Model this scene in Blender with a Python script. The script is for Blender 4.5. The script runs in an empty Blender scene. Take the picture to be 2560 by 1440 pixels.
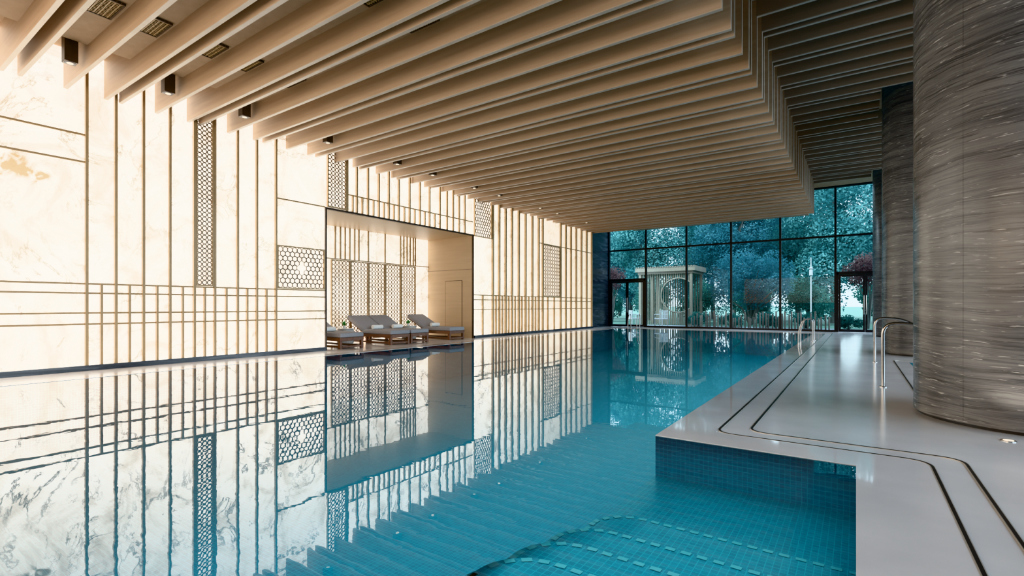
import bpy, bmesh, math, random
from mathutils import Vector, Matrix
RN = random.Random(11)
SC = bpy.context.scene
COL = SC.collection
PI = math.pi

# ------------------------------------------------------------------ helpers
class MB:
    def __init__(s):
        s.v = []; s.f = []
    def box(s, x0, x1, y0, y1, z0, z1):
        b = len(s.v)
        s.v += [(x0,y0,z0),(x1,y0,z0),(x1,y1,z0),(x0,y1,z0),(x0,y0,z1),(x1,y0,z1),(x1,y1,z1),(x0,y1,z1)]
        s.f += [(b,b+3,b+2,b+1),(b+4,b+5,b+6,b+7),(b,b+1,b+5,b+4),(b+1,b+2,b+6,b+5),(b+2,b+3,b+7,b+6),(b+3,b,b+4,b+7)]
        return s
    def extr(s, poly, o, ax, ay, az):
        o = Vector(o); ax = Vector(ax); ay = Vector(ay); az = Vector(az)
        n = len(poly); b = len(s.v)
        for a, c in poly: s.v.append(tuple(o + ax*a + ay*c))
        for a, c in poly: s.v.append(tuple(o + ax*a + ay*c + az))
        s.f.append(tuple(range(b+n-1, b-1, -1))); s.f.append(tuple(range(b+n, b+2*n)))
        for i in range(n):
            j = (i+1) % n
            s.f.append((b+i, b+j, b+n+j, b+n+i))
        return s
    def tube(s, pts, r, seg=10):
        pts = [Vector(p) for p in pts]; n = len(pts)
        rr = r if isinstance(r, (list, tuple)) else [r]*n
        prev = None; rings = []
        for i, p in enumerate(pts):
            t = (pts[min(i+1,n-1)] - pts[max(i-1,0)]).normalized()
            if prev is None:
                a = Vector((0,0,1)) if abs(t.z) < .9 else Vector((1,0,0))
                u = t.cross(a).normalized()
            else:
                u = (prev - t*prev.dot(t)).normalized()
            prev = u; w = t.cross(u); b = len(s.v)
            for k in range(seg):
                an = 2*PI*k/seg
                s.v.append(tuple(p + (u*math.cos(an) + w*math.sin(an))*rr[i]))
            rings.append(b)
        for i in range(n-1):
            for k in range(seg):
                k2 = (k+1) % seg
                s.f.append((rings[i]+k, rings[i]+k2, rings[i+1]+k2, rings[i+1]+k))
        s.f.append(tuple(rings[0]+k for k in reversed(range(seg))))
        s.f.append(tuple(rings[-1]+k for k in range(seg)))
        return s
    def lathe(s, prof, c=(0,0), seg=24):
        b = len(s.v); n = len(prof)
        for r, z in prof:
            for k in range(seg):
                an = 2*PI*k/seg
                s.v.append((c[0]+r*math.cos(an), c[1]+r*math.sin(an), z))
        for i in range(n-1):
            for k in range(seg):
                k2 = (k+1) % seg
                s.f.append((b+i*seg+k, b+i*seg+k2, b+(i+1)*seg+k2, b+(i+1)*seg+k))
        s.f.append(tuple(b+k for k in reversed(range(seg))))
        s.f.append(tuple(b+(n-1)*seg+k for k in range(seg)))
        return s
    def ring(s, cy, cz, ro, ri, n, x0, x1, rot):          # flat ring in the YZ plane
        b = len(s.v)
        for x, r in ((x1,ro),(x1,ri),(x0,ro),(x0,ri)):
            for k in range(n):
                an = rot + 2*PI*k/n
                s.v.append((x, cy+r*math.cos(an), cz+r*math.sin(an)))
        for k in range(n):
            j = (k+1) % n
            s.f.append((b+k, b+j, b+n+j, b+n+k))
            s.f.append((b+2*n+j, b+2*n+k, b+3*n+k, b+3*n+j))
            s.f.append((b+j, b+k, b+2*n+k, b+2*n+j))
            s.f.append((b+n+k, b+n+j, b+3*n+j, b+3*n+k))
        return s
    def strip(s, pts, w, z0, z1):                          # rectangular sweep along a 2D path
        n = len(pts); P = [Vector(p) for p in pts]; b = len(s.v)
        for i in range(n):
            t = (P[min(i+1,n-1)] - P[max(i-1,0)]).normalized()
            nn = Vector((-t.y, t.x))*w/2
            a = P[i]+nn; c = P[i]-nn
            s.v += [(a.x,a.y,z0),(c.x,c.y,z0),(c.x,c.y,z1),(a.x,a.y,z1)]
        for i in range(n-1):
            q = b+4*i
            for k in range(4):
                j = (k+1) % 4
                s.f.append((q+k, q+j, q+4+j, q+4+k))
        s.f.append((b,b+3,b+2,b+1)); e = b+4*(n-1); s.f.append((e,e+1,e+2,e+3))
        return s
    def build(s, name, mat, parent=None, smooth=False, bevel=0, bseg=2, uv=False, loc=None):
        me = bpy.data.meshes.new(name)
        me.from_pydata([tuple(v) for v in s.v], [], s.f)
        bm = bmesh.new(); bm.from_mesh(me)
        bmesh.ops.recalc_face_normals(bm, faces=bm.faces)
        if bevel:
            eds = [e for e in bm.edges if len(e.link_faces) == 2 and e.calc_face_angle(0) > .5]
            bmesh.ops.bevel(bm, geom=eds, offset=bevel, segments=bseg, profile=.5, affect='EDGES')
        if uv:
            L = bm.loops.layers.uv.new('UVMap')
            for f in bm.faces:
                nx, ny, nz = (abs(c) for c in f.normal)
                for l in f.loops:
                    c = l.vert.co
                    l[L].uv = (c.x, c.y) if nz >= nx and nz >= ny else ((c.y, c.z) if nx >= ny else (c.x, c.z))
        if smooth:
            for f in bm.faces: f.smooth = True
            for e in bm.edges:
                if len(e.link_faces) == 2 and e.calc_face_angle(0) > .7: e.smooth = False
        bm.to_mesh(me); bm.free()
        me.materials.append(mat)
        o = bpy.data.objects.new(name, me); COL.objects.link(o)
        if parent: o.parent = parent
        if loc: o.location = loc
        return o

def tag(o, label=None, cat=None, group=None, kind=None):
    if label: o['label'] = label
    if cat: o['category'] = cat
    if group: o['group'] = group
    if kind: o['kind'] = kind
    return o
def empty(name, loc, label, cat, group=None, rz=0, kind=None):
    o = bpy.data.objects.new(name, None); COL.objects.link(o)
    o.location = loc; o.rotation_euler = (0,0,rz); o.empty_display_size = .2
    return tag(o, label, cat, group, kind)
def copy_tree(o, parent=None):
    c = o.copy(); COL.objects.link(c); c.parent = parent
    for ch in [x for x in o.children]: copy_tree(ch, c)
    return c
def rnd_path(pts, r, n=6):
    P = [Vector(p) for p in pts]; out = [P[0]]
    for i in range(1, len(P)-1):
        a = (P[i-1]-P[i]); c = (P[i+1]-P[i])
        rr = min(r, a.length*.49, c.length*.49)
        A = P[i]+a.normalized()*rr; B = P[i]+c.normalized()*rr
        for k in range(n+1):
            t = k/n
            out.append(A*(1-t)**2 + P[i]*2*t*(1-t) + B*t*t)
    out.append(P[-1])
    return out

# ------------------------------------------------------------------ materials
def newmat(name):
    m = bpy.data.materials.new(name); m.use_nodes = True
    nt = m.node_tree; nt.nodes.clear()
    out = nt.nodes.new('ShaderNodeOutputMaterial')
    return m, nt, out
def N(nt, typ, **kw):
    n = nt.nodes.new(typ)
    for k, v in kw.items():
        if k in n.inputs: n.inputs[k].default_value = v
        else: setattr(n, k, v)
    return n
def c4(c): return (c[0], c[1], c[2], 1)
def ramp(nt, stops):
    r = nt.nodes.new('ShaderNodeValToRGB'); e = r.color_ramp.elements
    while len(e) > 1: e.remove(e[-1])
    e[0].position = stops[0][0]; e[0].color = c4(stops[0][1])
    for p, c in stops[1:]:
        q = e.new(p); q.color = c4(c)
    return r
def simple(name, c0, c1, rough=.5, metal=0, scale=(8,8,8), detail=4, bump=0, spec=.5, distort=0, coord='pos', stops=None):
    m, nt, out = newmat(name); L = nt.links.new
    if coord == 'pos': src = N(nt, 'ShaderNodeNewGeometry').outputs['Position']
    else: src = N(nt, 'ShaderNodeTexCoord').outputs['Object']
    mp = N(nt, 'ShaderNodeMapping'); mp.inputs['Scale'].default_value = scale; L(src, mp.inputs['Vector'])
    no = N(nt, 'ShaderNodeTexNoise', Scale=1.0, Detail=detail, Distortion=distort); L(mp.outputs[0], no.inputs['Vector'])
    r = ramp(nt, stops or [(.3, c0), (.7, c1)]); L(no.outputs['Fac'], r.inputs[0])
    b = N(nt, 'ShaderNodeBsdfPrincipled', Roughness=rough, Metallic=metal)
    b.inputs['Specular IOR Level'].default_value = spec
    L(r.outputs[0], b.inputs['Base Color'])
    if bump:
        bp = N(nt, 'ShaderNodeBump', Strength=bump, Distance=.01); L(no.outputs['Fac'], bp.inputs['Height']); L(bp.outputs[0], b.inputs['Normal'])
    L(b.outputs[0], out.inputs[0])
    return m
def emit(name, col, st):
    m, nt, out = newmat(name)
    b = N(nt, 'ShaderNodeBsdfPrincipled', Roughness=.4)
    b.inputs['Base Color'].default_value = c4(col)
    b.inputs['Emission Color'].default_value = c4(col); b.inputs['Emission Strength'].default_value = st
    nt.links.new(b.outputs[0], out.inputs[0]); return m
def math_node(nt, op, a, b=None):
    q = N(nt, 'ShaderNodeMath', operation=op)
    for i, v in enumerate((a, b)):
        if v is None: continue
        if isinstance(v, (int, float)): q.inputs[i].default_value = v
        else: nt.links.new(v, q.inputs[i])
    return q.outputs[0]
def mix_node(nt, f, a, col):
    mx = N(nt, 'ShaderNodeMix', data_type='RGBA'); nt.links.new(f, mx.inputs['Factor']); nt.links.new(a, mx.inputs['A'])
    mx.inputs['B'].default_value = c4(col); return mx.outputs['Result']

def onyx(name, S, far=.38):
    m, nt, out = newmat(name); L = nt.links.new
    mth = lambda op, a, b=None: math_node(nt, op, a, b)
    mix = lambda f, a, col: mix_node(nt, f, a, col)
    g = N(nt, 'ShaderNodeNewGeometry'); oi = N(nt, 'ShaderNodeObjectInfo')
    ad = N(nt, 'ShaderNodeVectorMath', operation='ADD'); L(g.outputs['Position'], ad.inputs[0]); L(mth('MULTIPLY', oi.outputs['Random'], 37.0), ad.inputs[1])
    n1 = N(nt, 'ShaderNodeTexNoise', Scale=.9, Detail=8, Roughness=.65, Distortion=1.6); L(ad.outputs[0], n1.inputs['Vector'])
    r1 = ramp(nt, [(.25, (.48,.39,.29)), (.40, (.74,.65,.54)), (.50, (.95,.88,.77)), (.62, (1,.94,.85)), (.8, (.78,.70,.59))]); L(n1.outputs['Fac'], r1.inputs[0])
    def veins(scale, wd, lo, hi, dist):
        n2 = N(nt, 'ShaderNodeTexNoise', Scale=scale, Detail=9, Roughness=.62, Distortion=dist); L(ad.outputs[0], n2.inputs['Vector'])
        ab = mth('ABSOLUTE', mth('SUBTRACT', n2.outputs['Fac'], .5))
        mr = N(nt, 'ShaderNodeMapRange'); mr.inputs['From Min'].default_value = 0; mr.inputs['From Max'].default_value = wd
        mr.inputs['To Min'].default_value = 1; mr.inputs['To Max'].default_value = 0; L(ab, mr.inputs['Value'])
        n3 = N(nt, 'ShaderNodeTexNoise', Scale=scale*1.6, Detail=3); L(ad.outputs[0], n3.inputs['Vector'])
        r3 = ramp(nt, [(lo, (0,0,0)), (hi, (1,1,1))]); L(n3.outputs['Fac'], r3.inputs[0])
        return mth('MULTIPLY', mr.outputs[0], r3.outputs[0])
    col = mix(veins(.6, .014, .38, .55, 1.0), r1.outputs[0], (.055,.04,.026))
    col = mix(veins(1.7, .010, .45, .66, .6), col, (.12,.09,.06))
    # one golden mineral inclusion
    sb = N(nt, 'ShaderNodeVectorMath', operation='SUBTRACT'); L(g.outputs['Position'], sb.inputs[0]); sb.inputs[1].default_value = (-10.8, 2.0, 3.26)
    sc_ = N(nt, 'ShaderNodeVectorMath', operation='MULTIPLY'); L(sb.outputs[0], sc_.inputs[0]); sc_.inputs[1].default_value = (1, .9, 1.5)
    ln = N(nt, 'ShaderNodeVectorMath', operation='LENGTH'); L(sc_.outputs[0], ln.inputs[0])
    n5 = N(nt, 'ShaderNodeTexNoise', Scale=5.0, Detail=8, Distortion=1.2); L(g.outputs['Position'], n5.inputs['Vector'])
    gm = mth('ADD', ln.outputs['Value'], mth('MULTIPLY', n5.outputs['Fac'], 1.2))
    rg = ramp(nt, [(.68, (1,1,1)), (.90, (0,0,0))]); L(gm, rg.inputs[0])
    col = mix(mth('MULTIPLY', rg.outputs[0], .95), col, (.13,.07,.008))
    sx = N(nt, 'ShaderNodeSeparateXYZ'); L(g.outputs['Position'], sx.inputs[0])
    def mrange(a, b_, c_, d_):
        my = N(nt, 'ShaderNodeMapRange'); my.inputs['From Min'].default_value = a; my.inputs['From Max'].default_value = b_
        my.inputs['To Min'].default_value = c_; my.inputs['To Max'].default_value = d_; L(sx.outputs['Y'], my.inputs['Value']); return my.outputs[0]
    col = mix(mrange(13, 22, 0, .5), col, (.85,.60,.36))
    b = N(nt, 'ShaderNodeBsdfPrincipled', Roughness=.3); b.inputs['Base Color'].default_value = (.6,.5,.38,1)
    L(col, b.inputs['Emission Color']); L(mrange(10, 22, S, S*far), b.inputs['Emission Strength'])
    L(b.outputs[0], out.inputs[0]); return m

def strata(name):
    m, nt, out = newmat(name); L = nt.links.new
    g = N(nt, 'ShaderNodeNewGeometry')
    lowf = N(nt, 'ShaderNodeTexNoise', Scale=.6, Detail=3); L(g.outputs['Position'], lowf.inputs['Vector'])
    cz = N(nt, 'ShaderNodeCombineXYZ'); L(math_node(nt, 'MULTIPLY', lowf.outputs['Fac'], .30), cz.inputs['Z'])
    ad = N(nt, 'ShaderNodeVectorMath', operation='ADD'); L(g.outputs['Position'], ad.inputs[0]); L(cz.outputs[0], ad.inputs[1])
    def band(sc, det, ro=.6, dist=.05):
        mp = N(nt, 'ShaderNodeMapping'); mp.inputs['Scale'].default_value = sc; L(ad.outputs[0], mp.inputs['Vector'])
        n = N(nt, 'ShaderNodeTexNoise', Scale=1.0, Detail=det, Roughness=ro, Distortion=dist); L(mp.outputs[0], n.inputs['Vector']); return n.outputs['Fac']
    broad = ramp(nt, [(.34,(.055,.057,.062)),(.46,(.104,.106,.112)),(.54,(.130,.131,.135)),(.66,(.178,.177,.177))]); L(band((.4,.4,8), 5), broad.inputs[0])
    fine = ramp(nt, [(.42,(0,0,0)),(.60,(1,1,1))]); L(band((2.2,2.2,75), 9, .65), fine.inputs[0])
    col = mix_node(nt, math_node(nt, 'MULTIPLY', fine.outputs[0], .45), broad.outputs[0], (.232,.230,.228))
    dk = ramp(nt, [(.38,(1,1,1)),(.45,(0,0,0))]); L(band((1.4,1.4,45), 8, .62, .1), dk.inputs[0])
    col = mix_node(nt, math_node(nt, 'MULTIPLY', dk.outputs[0], .55), col, (.030,.031,.035))
    fl = ramp(nt, [(.62,(0,0,0)),(.67,(1,1,1))]); L(band((5,5,70), 5, .6, .2), fl.inputs[0])
    col = mix_node(nt, math_node(nt, 'MULTIPLY', fl.outputs[0], .75), col, (.50,.49,.47))
    b = N(nt, 'ShaderNodeBsdfPrincipled', Roughness=.25); b.inputs['Specular IOR Level'].default_value = .45
    L(col, b.inputs['Base Color']); L(b.outputs[0], out.inputs[0]); return m

def mosaic(name, ca, cb, grout):
    m, nt, out = newmat(name); L = nt.links.new
    uv = N(nt, 'ShaderNodeUVMap'); uv.uv_map = 'UVMap'
    br = N(nt, 'ShaderNodeTexBrick', offset=0.0, squash=1.0)
    br.inputs['Scale'].default_value = 1; br.inputs['Brick Width'].default_value = .036; br.inputs['Row Height'].default_value = .036
    br.inputs['Mortar Size'].default_value = .0022; br.inputs['Mortar Smooth'].default_value = .1
    br.inputs['Color1'].default_value = c4(ca); br.inputs['Color2'].default_value = c4(cb); br.inputs['Mortar'].default_value = c4(grout)
    L(uv.outputs[0], br.inputs['Vector'])
    b = N(nt, 'ShaderNodeBsdfPrincipled', Roughness=.3); L(br.outputs['Color'], b.inputs['Base Color'])
    L(b.outputs[0], out.inputs[0]); return m

def water(name):
    m, nt, out = newmat(name); L = nt.links.new
    g = N(nt, 'ShaderNodeNewGeometry')
    mp = N(nt, 'ShaderNodeMapping'); mp.inputs['Scale'].default_value = (1.2,1.6,1); L(g.outputs['Position'], mp.inputs['Vector'])
    no = N(nt, 'ShaderNodeTexNoise', Scale=2.2, Detail=3, Roughness=.5, Distortion=.5); L(mp.outputs[0], no.inputs['Vector'])
    bp = N(nt, 'ShaderNodeBump', Strength=.05, Distance=.012); L(no.outputs['Fac'], bp.inputs['Height'])
    fr = N(nt, 'ShaderNodeFresnel', IOR=1.75); L(bp.outputs[0], fr.inputs['Normal'])
    gl = N(nt, 'ShaderNodeBsdfGlossy', Roughness=0.0); L(bp.outputs[0], gl.inputs['Normal'])
    tr = N(nt, 'ShaderNodeBsdfTransparent'); tr.inputs[0].default_value = (.45,.95,1,1)
    mx = N(nt, 'ShaderNodeMixShader'); L(fr.outputs[0], mx.inputs[0]); L(tr.outputs[0], mx.inputs[1]); L(gl.outputs[0], mx.inputs[2])
    L(mx.outputs[0], out.inputs[0]); return m
def glass(name, tint=(.92,.98,.99), ior=1.22):
    m, nt, out = newmat(name); L = nt.links.new
    fr = N(nt, 'ShaderNodeFresnel', IOR=ior)
    gl = N(nt, 'ShaderNodeBsdfGlossy', Roughness=0.0)
    tr = N(nt, 'ShaderNodeBsdfTransparent'); tr.inputs[0].default_value = c4(tint)
    mx = N(nt, 'ShaderNodeMixShader'); L(fr.outputs[0], mx.inputs[0]); L(tr.outputs[0], mx.inputs[1]); L(gl.outputs[0], mx.inputs[2])
    L(mx.outputs[0], out.inputs[0]); return m
def leafmat(name, c0, c1):
    m, nt, out = newmat(name); L = nt.links.new
    g = N(nt, 'ShaderNodeNewGeometry')
    no = N(nt, 'ShaderNodeTexNoise', Scale=.7, Detail=3); L(g.outputs['Position'], no.inputs['Vector'])
    r = ramp(nt, [(.35, c0), (.65, c1)]); L(no.outputs['Fac'], r.inputs[0])
    d = N(nt, 'ShaderNodeBsdfDiffuse'); L(r.outputs[0], d.inputs['Color'])
    t = N(nt, 'ShaderNodeBsdfTranslucent'); L(r.outputs[0], t.inputs[0])
    mx = N(nt, 'ShaderNodeMixShader'); mx.inputs[0].default_value = .5; L(d.outputs[0], mx.inputs[1]); L(t.outputs[0], mx.inputs[2])
    L(mx.outputs[0], out.inputs[0]); return m

M = {}
M['onyx'] = onyx('backlit_onyx', 2.0, .28)
M['onyx_niche'] = onyx('backlit_onyx_niche', 1.25, 1.0)
M['fin'] = simple('pale_timber', (.40,.285,.195), (.48,.35,.245), .55, 0, (.8,14,14), 5)
M['fin_shade'] = simple('timber_painted_shade', (.27,.205,.155), (.33,.255,.20), .55, 0, (.8,14,14), 5)  # darker copy of the fin timber, its shade put into the colour
M['edge'] = simple('pale_edge', (.42,.35,.28), (.50,.42,.345), .45, 0, (3,3,3))
M['slab'] = simple('ceiling_paint', (.38,.27,.18), (.42,.30,.205), .8)
M['bronze'] = simple('bronze', (.40,.265,.135), (.46,.315,.17), .4, 0, (5,5,5))
M['lattice'] = simple('lattice_bronze', (.17,.115,.07), (.21,.145,.09), .4, .1, (5,5,5))
M['lattice2'] = simple('lattice_pale_bronze', (.25,.165,.09), (.30,.20,.115), .4, 0, (5,5,5))
M['dkbronze'] = simple('dark_bronze', (.06,.042,.03), (.09,.06,.043), .4, .4)
M['marble'] = strata('strata_marble')
M['dkmarble'] = simple('dark_marble', None, None, .2, 0, (.8,.8,6), 8, distort=1, stops=[(.3,(.012,.015,.022)),(.55,(.05,.055,.07)),(.75,(.12,.13,.15))])
M['deck'] = simple('deck_stone', (.62,.605,.605), (.76,.74,.735), .15, 0, (1.2,1.2,1.2), 6)
M['rim'] = simple('wet_rim_stone', (.61,.59,.585), (.71,.685,.68), .05, 0, (1.6,1.6,1.6), 6)
M['slot'] = simple('dark_slot', (.02,.018,.016), (.03,.027,.025), .4)
M['brass'] = simple('slot_edging_metal', (.50,.46,.40), (.56,.52,.46), .3, .4)
M['joint'] = simple('stone_joint', (.05,.05,.055), (.07,.07,.075), .4)
M['tile'] = mosaic('teal_mosaic', (.001,.22,.33), (.003,.29,.41), (.02,.42,.53))
M['tiledk'] = mosaic('deep_teal_mosaic', (.001,.18,.29), (.002,.24,.36), (.008,.35,.47))
M['nosing'] = simple('pale_nosing_tile', (.18,.48,.54), (.25,.56,.61), .4)
M['water'] = water('pool_water')
M['glass'] = glass('window_glass')
M['glasst'] = glass('side_window_glass', (.85,.86,.88), 1.35)
M['frame'] = simple('black_frame', (.012,.013,.016), (.02,.022,.026), .35, .3)
M['steel'] = simple('polished_steel', (.38,.37,.36), (.44,.43,.42), .16, 1)
M['wall'] = simple('warm_panel', (.52,.375,.235), (.58,.42,.27), .45, 0, (.6,.6,9))
M['plain'] = simple('plain_wall', (.30,.27,.24), (.34,.3,.27), .7)
M['walnut'] = simple('walnut', (.12,.05,.026), (.18,.08,.042), .4, 0, (3,14,14))
M['fabric'] = simple('grey_fabric', (.27,.265,.285), (.34,.335,.35), .9, 0, (60,60,60), 2)
M['drum'] = simple('woven_drum', (.40,.38,.36), (.56,.53,.5), .8, 0, (40,40,40), 2)
M['towel'] = simple('white_towel', (.8,.78,.75), (.88,.86,.83), .95, 0, (80,80,80), 2, bump=.3)
M['pot'] = simple('white_pot', (.6,.58,.55), (.7,.68,.65), .4)
M['leafA'] = leafmat('teal_leaf', (.05,.15,.16), (.13,.285,.285))
M['leafB'] = leafmat('blue_green_leaf', (.032,.098,.122), (.07,.165,.195))
M['leafC'] = leafmat('bright_leaf', (.05,.20,.07), (.13,.34,.14))
M['leafD'] = leafmat('bush_leaf', (.025,.085,.075), (.075,.18,.155))
M['leafR'] = leafmat('maple_leaf', (.085,.055,.055), (.135,.092,.09))
M['bark'] = simple('bark', (.05,.055,.05), (.11,.11,.1), .9, 0, (6,6,2))
M['grass'] = simple('lawn', (.015,.06,.042), (.04,.11,.075), .9, 0, (5,5,5))
M['paving'] = simple('terrace_paving', (.16,.19,.205), (.22,.25,.265), .6, 0, (2,2,2))
M['white'] = simple('white_paint', (.40,.42,.42), (.46,.48,.48), .45)
M['beige'] = simple('beige_paint', (.15,.135,.105), (.18,.165,.13), .5)
M['lens'] = emit('lamp_lens', (1,.86,.65), 1.0)
M['flens'] = emit('floor_lamp_lens', (1,.86,.7), .5)

# ------------------------------------------------------------------ measured plan (metres)
WX = -10.80                    # face of the glowing wall
def WY(px):                    # survey helper: photo column -> position along the glowing wall
    m = (px-1280)/1237
    return (6.165*m+8.868)/(.5708-.8211*m)
NY0, NY1, NZ = 7.45, 13.15, 3.50   # niche opening
NX = -12.90
FB, FT, UB, UT = 4.73, 5.07, 5.88, 6.22
CVX = -9.6                     # edge of the raised cove beside the wall
YB, YF = -4.0, 25.2            # room ends
PX0, PX1, PY0, PY1 = -9.6, -1.4, -2.0, 23.0
AY = 4.15
XR = 4.5

# ---- floor
f = MB()
f.box(WX-.1, PX0-.05, YB, YF, -.3, 0); f.box(NX-.1, WX-.1, NY0-.1, NY1+.1, -.3, 0)
f.box(-11.2, WX-.1, 22.5, YF, -.3, 0)
f.box(PX0-.05, XR, PY1+.05, YF, -.3, 0)
SX0, SX1, SY0, SY1 = .85, 3.6, 8.2, 12.3
f.box(PX1+.05, SX0, AY+.05, PY1+.05, -.3, 0); f.box(SX1, XR, AY+.05, PY1+.05, -.3, 0)
f.box(SX0, SX1, AY+.05, SY0, -.3, 0); f.box(SX0, SX1, SY1, PY1+.05, -.3, 0)
f.box(.05, XR, YB, AY+.05, -.3, 0); f.box(PX0-.05, .05, YB, PY0-.05, -.3, 0)
floor = tag(f.build('floor', M['deck']), 'pale grey honed stone pool deck', 'floor', kind='structure')
r = MB()
h = .003; lo = -.009
r.box(PX1, -1.0, AY, PY1+.0, lo, h); r.box(-1.0, 0, AY, 4.55, lo, h); r.box(0, .43, YB, 4.55, lo, h)
r.box(PX0-.35, PX0, YB, PY1+.35, lo, h); r.box(PX0, -1.0, PY1, PY1+.35, lo, h)
tag(r.build('pool_rim', M['rim'], floor), 'wet overflow rim of pale stone')
def slot_path(p):
    s = MB().strip(p, .016, -.01, .0052).build('drain_slot', M['slot'], floor)
    MB().strip(p, .026, -.01, .0045).build('slot_edging', M['brass'], s)
def slot(x1, y1, x2, ye):
    slot_path(rnd_path([(-9.9, ye), (x1, ye), (x1, y1), (x2, y1), (x2, YB)], .16, 8))
slot(-1.0, 4.55, .43, 23.36); slot(-.77, 4.75, .63, 23.6)
slot_path(rnd_path([(2.0, 8.0), (.62, 8.0), (.62, 12.6), (3.8, 12.6)], .14, 8))

# ---- spa pool between the columns
sp = MB()
sp.box(SX0-.0, SX1, SY0, SY1, -1.0, -.9); sp.box(SX0, SX0+.05, SY0, SY1, -.9, -.002); sp.box(SX1-.05, SX1, SY0, SY1, -.9, -.002)
sp.box(SX0, SX1, SY0, SY0+.05, -.9, -.002); sp.box(SX0, SX1, SY1-.05, SY1, -.9, -.002)
spa = tag(sp.build('spa_basin', M['tile'], uv=True), 'small spa pool between the two nearest columns', 'spa pool', kind='structure')
w = MB(); w.v = [(SX0+.05,SY0+.05,-.03),(SX1-.05,SY0+.05,-.03),(SX1-.05,SY1-.05,-.03),(SX0+.05,SY1-.05,-.03)]; w.f = [(0,1,2,3)]
w.build('spa_water', M['water'], spa)

# ---- pool basin
DZ = -.95
b = MB()
TH = .045
b.box(PX0-.1, .1, PY0-.1, PY1+.1, DZ-.1, DZ)
b.box(PX0-TH, PX0, PY0-TH, PY1+TH, DZ, -.01); b.box(PX1, PX1+TH, AY, PY1+TH, DZ, -.01)
b.box(PX0, PX1, PY1, PY1+TH, DZ, -.01); b.box(PX0, 0, PY0-TH, PY0, DZ, -.01)
b.box(PX1+TH, TH, AY, AY+TH, DZ, -.01); b.box(0, TH, PY0-TH, AY, DZ, -.01)
pool = tag(b.build('pool_basin', M['tiledk'], uv=True), 'long swimming pool basin lined with teal mosaic tiles', 'pool', kind='structure')
MB().box(PX1, -.001, 2.6, AY-.001, DZ, -.34).build('platform', M['tile'], pool, uv=True)
for i, (ye, z) in enumerate([(3.10,-.27),(2.62,-.175),(2.26,-.11),(1.95,-.06)]):
    xl = -1.38+.004*i; rr = .26
    arc = [(xl+rr-rr*math.cos(t*PI/2/8), ye-rr+rr*math.sin(t*PI/2/8)) for t in range(9)]
    poly = [(xl, PY0+.02)] + arc + [(-.002, ye), (-.002, PY0+.02)]
    st = MB().extr(poly, (0,0,DZ), (1,0,0), (0,1,0), (0,0,z-DZ)).build('step', M['tile'], pool, uv=True)
    path = [Vector((xl+.02, PY0+.1)), Vector((xl+.02, ye-rr))] + [Vector((a*1.0+.016, c-.016)) for a, c in arc] + [Vector((-.02, ye-.02))]
    ns = MB(); acc = 0.0; nxt = 0.0
    for k in range(len(path)-1):
        a, c = path[k], path[k+1]; Ls = (c-a).length
        if Ls < 1e-6: continue
        d = (c-a)/Ls; t = nxt-acc
        while t < Ls:
            q = a+d*t; e = q+d*.05
            n2 = Vector((-d.y, d.x))*.016
            bb = len(ns.v)
            ns.v += [(q.x+n2.x,q.y+n2.y,z+.003),(q.x-n2.x,q.y-n2.y,z+.003),(e.x-n2.x,e.y-n2.y,z+.003),(e.x+n2.x,e.y+n2.y,z+.003)]
            ns.f.append((bb,bb+1,bb+2,bb+3))
            nxt += .08; t += .08
        acc += Ls
    ns.build('nosing', M['nosing'], st)
w = MB(); zz = -.002
w.v = [(PX0,PY0,zz),(0,PY0,zz),(0,AY,zz),(PX1,AY,zz),(PX1,PY1,zz),(PX0,PY1,zz)]; w.f = [(0,1,2,3,4,5)]
tag(w.build('pool_water', M['water']), 'still teal pool water mirroring the glowing wall', 'water', kind='stuff')

# ---- ceiling slabs
c = MB()
c.box(CVX, -1.69, YB, YF, FT, FT+.12); c.box(-1.81, -1.69, YB, YF, FT+.12, UT+.1)
c.box(-1.69, XR+.1, YB, YF, UT, UT+.12)
c.box(-11.2, CVX, YB, YF, 5.4, 5.52); c.box(CVX, CVX+.1, YB, YF, FT+.12, 5.52)
c.box(-13.1, XR+.2, YB-.2, YF+.1, 6.5, 6.7)
tag(c.build('ceiling', M['slab']), 'recessed brown ceiling behind the timber fins', 'ceiling', kind='structure')

# ---- fins
def fin_mesh(xe):
    poly = [(WX+.0,FB),(-1.35,FB),(-1.35,UT),(-1.69,UT),(-1.69,FT),(CVX,FT),(CVX,5.4),(WX,5.4)]
    a = MB().extr(poly, (0,-.0275,0), (1,0,0), (0,0,1), (0,.055,0))
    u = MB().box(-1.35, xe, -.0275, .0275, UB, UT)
    e = MB()
    e.box(WX+.0, -1.338, -.0275, .0275, FB-.012, FB); e.box(-1.35, -1.338, -.0275, .0275, FB, UB); e.box(-1.338, xe, -.0275, .0275, UB-.012, UB)
    return a, u, e
COLY = (6.75, 14.6, 22.6); CX, CR = 1.4, .9
protos = {}
def add_fin(y):
    key = any(abs(y-cy) < CR+.05 for cy in COLY)
    if key not in protos:
        a, u, e = fin_mesh(.46 if key else XR)
        o = a.build('ceiling_fin', M['fin']); tag(o, 'long tan timber ceiling fin crossing over the pool, stepping up beside the columns', 'ceiling fin', 'ceiling fins over the pool')
        tag(u.build('upper_run', M['fin_shade'], o), 'raised end of the fin, with shade painted into its colour')
        e.build('edge_strip', M['edge'], o); protos[key] = o
    else:
        o = copy_tree(protos[key])
    o.location = (0, y, 0)
for k in range(-4, 16):
    for dlt in (0, .21, .76):
        y = 3.06+1.30*k+dlt
        if -2.2 < y < 22.7: add_fin(y)

gaps = sorted([3.06+1.30*k+d for k in range(-2, 15) for d in (.485, 1.03)])
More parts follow.
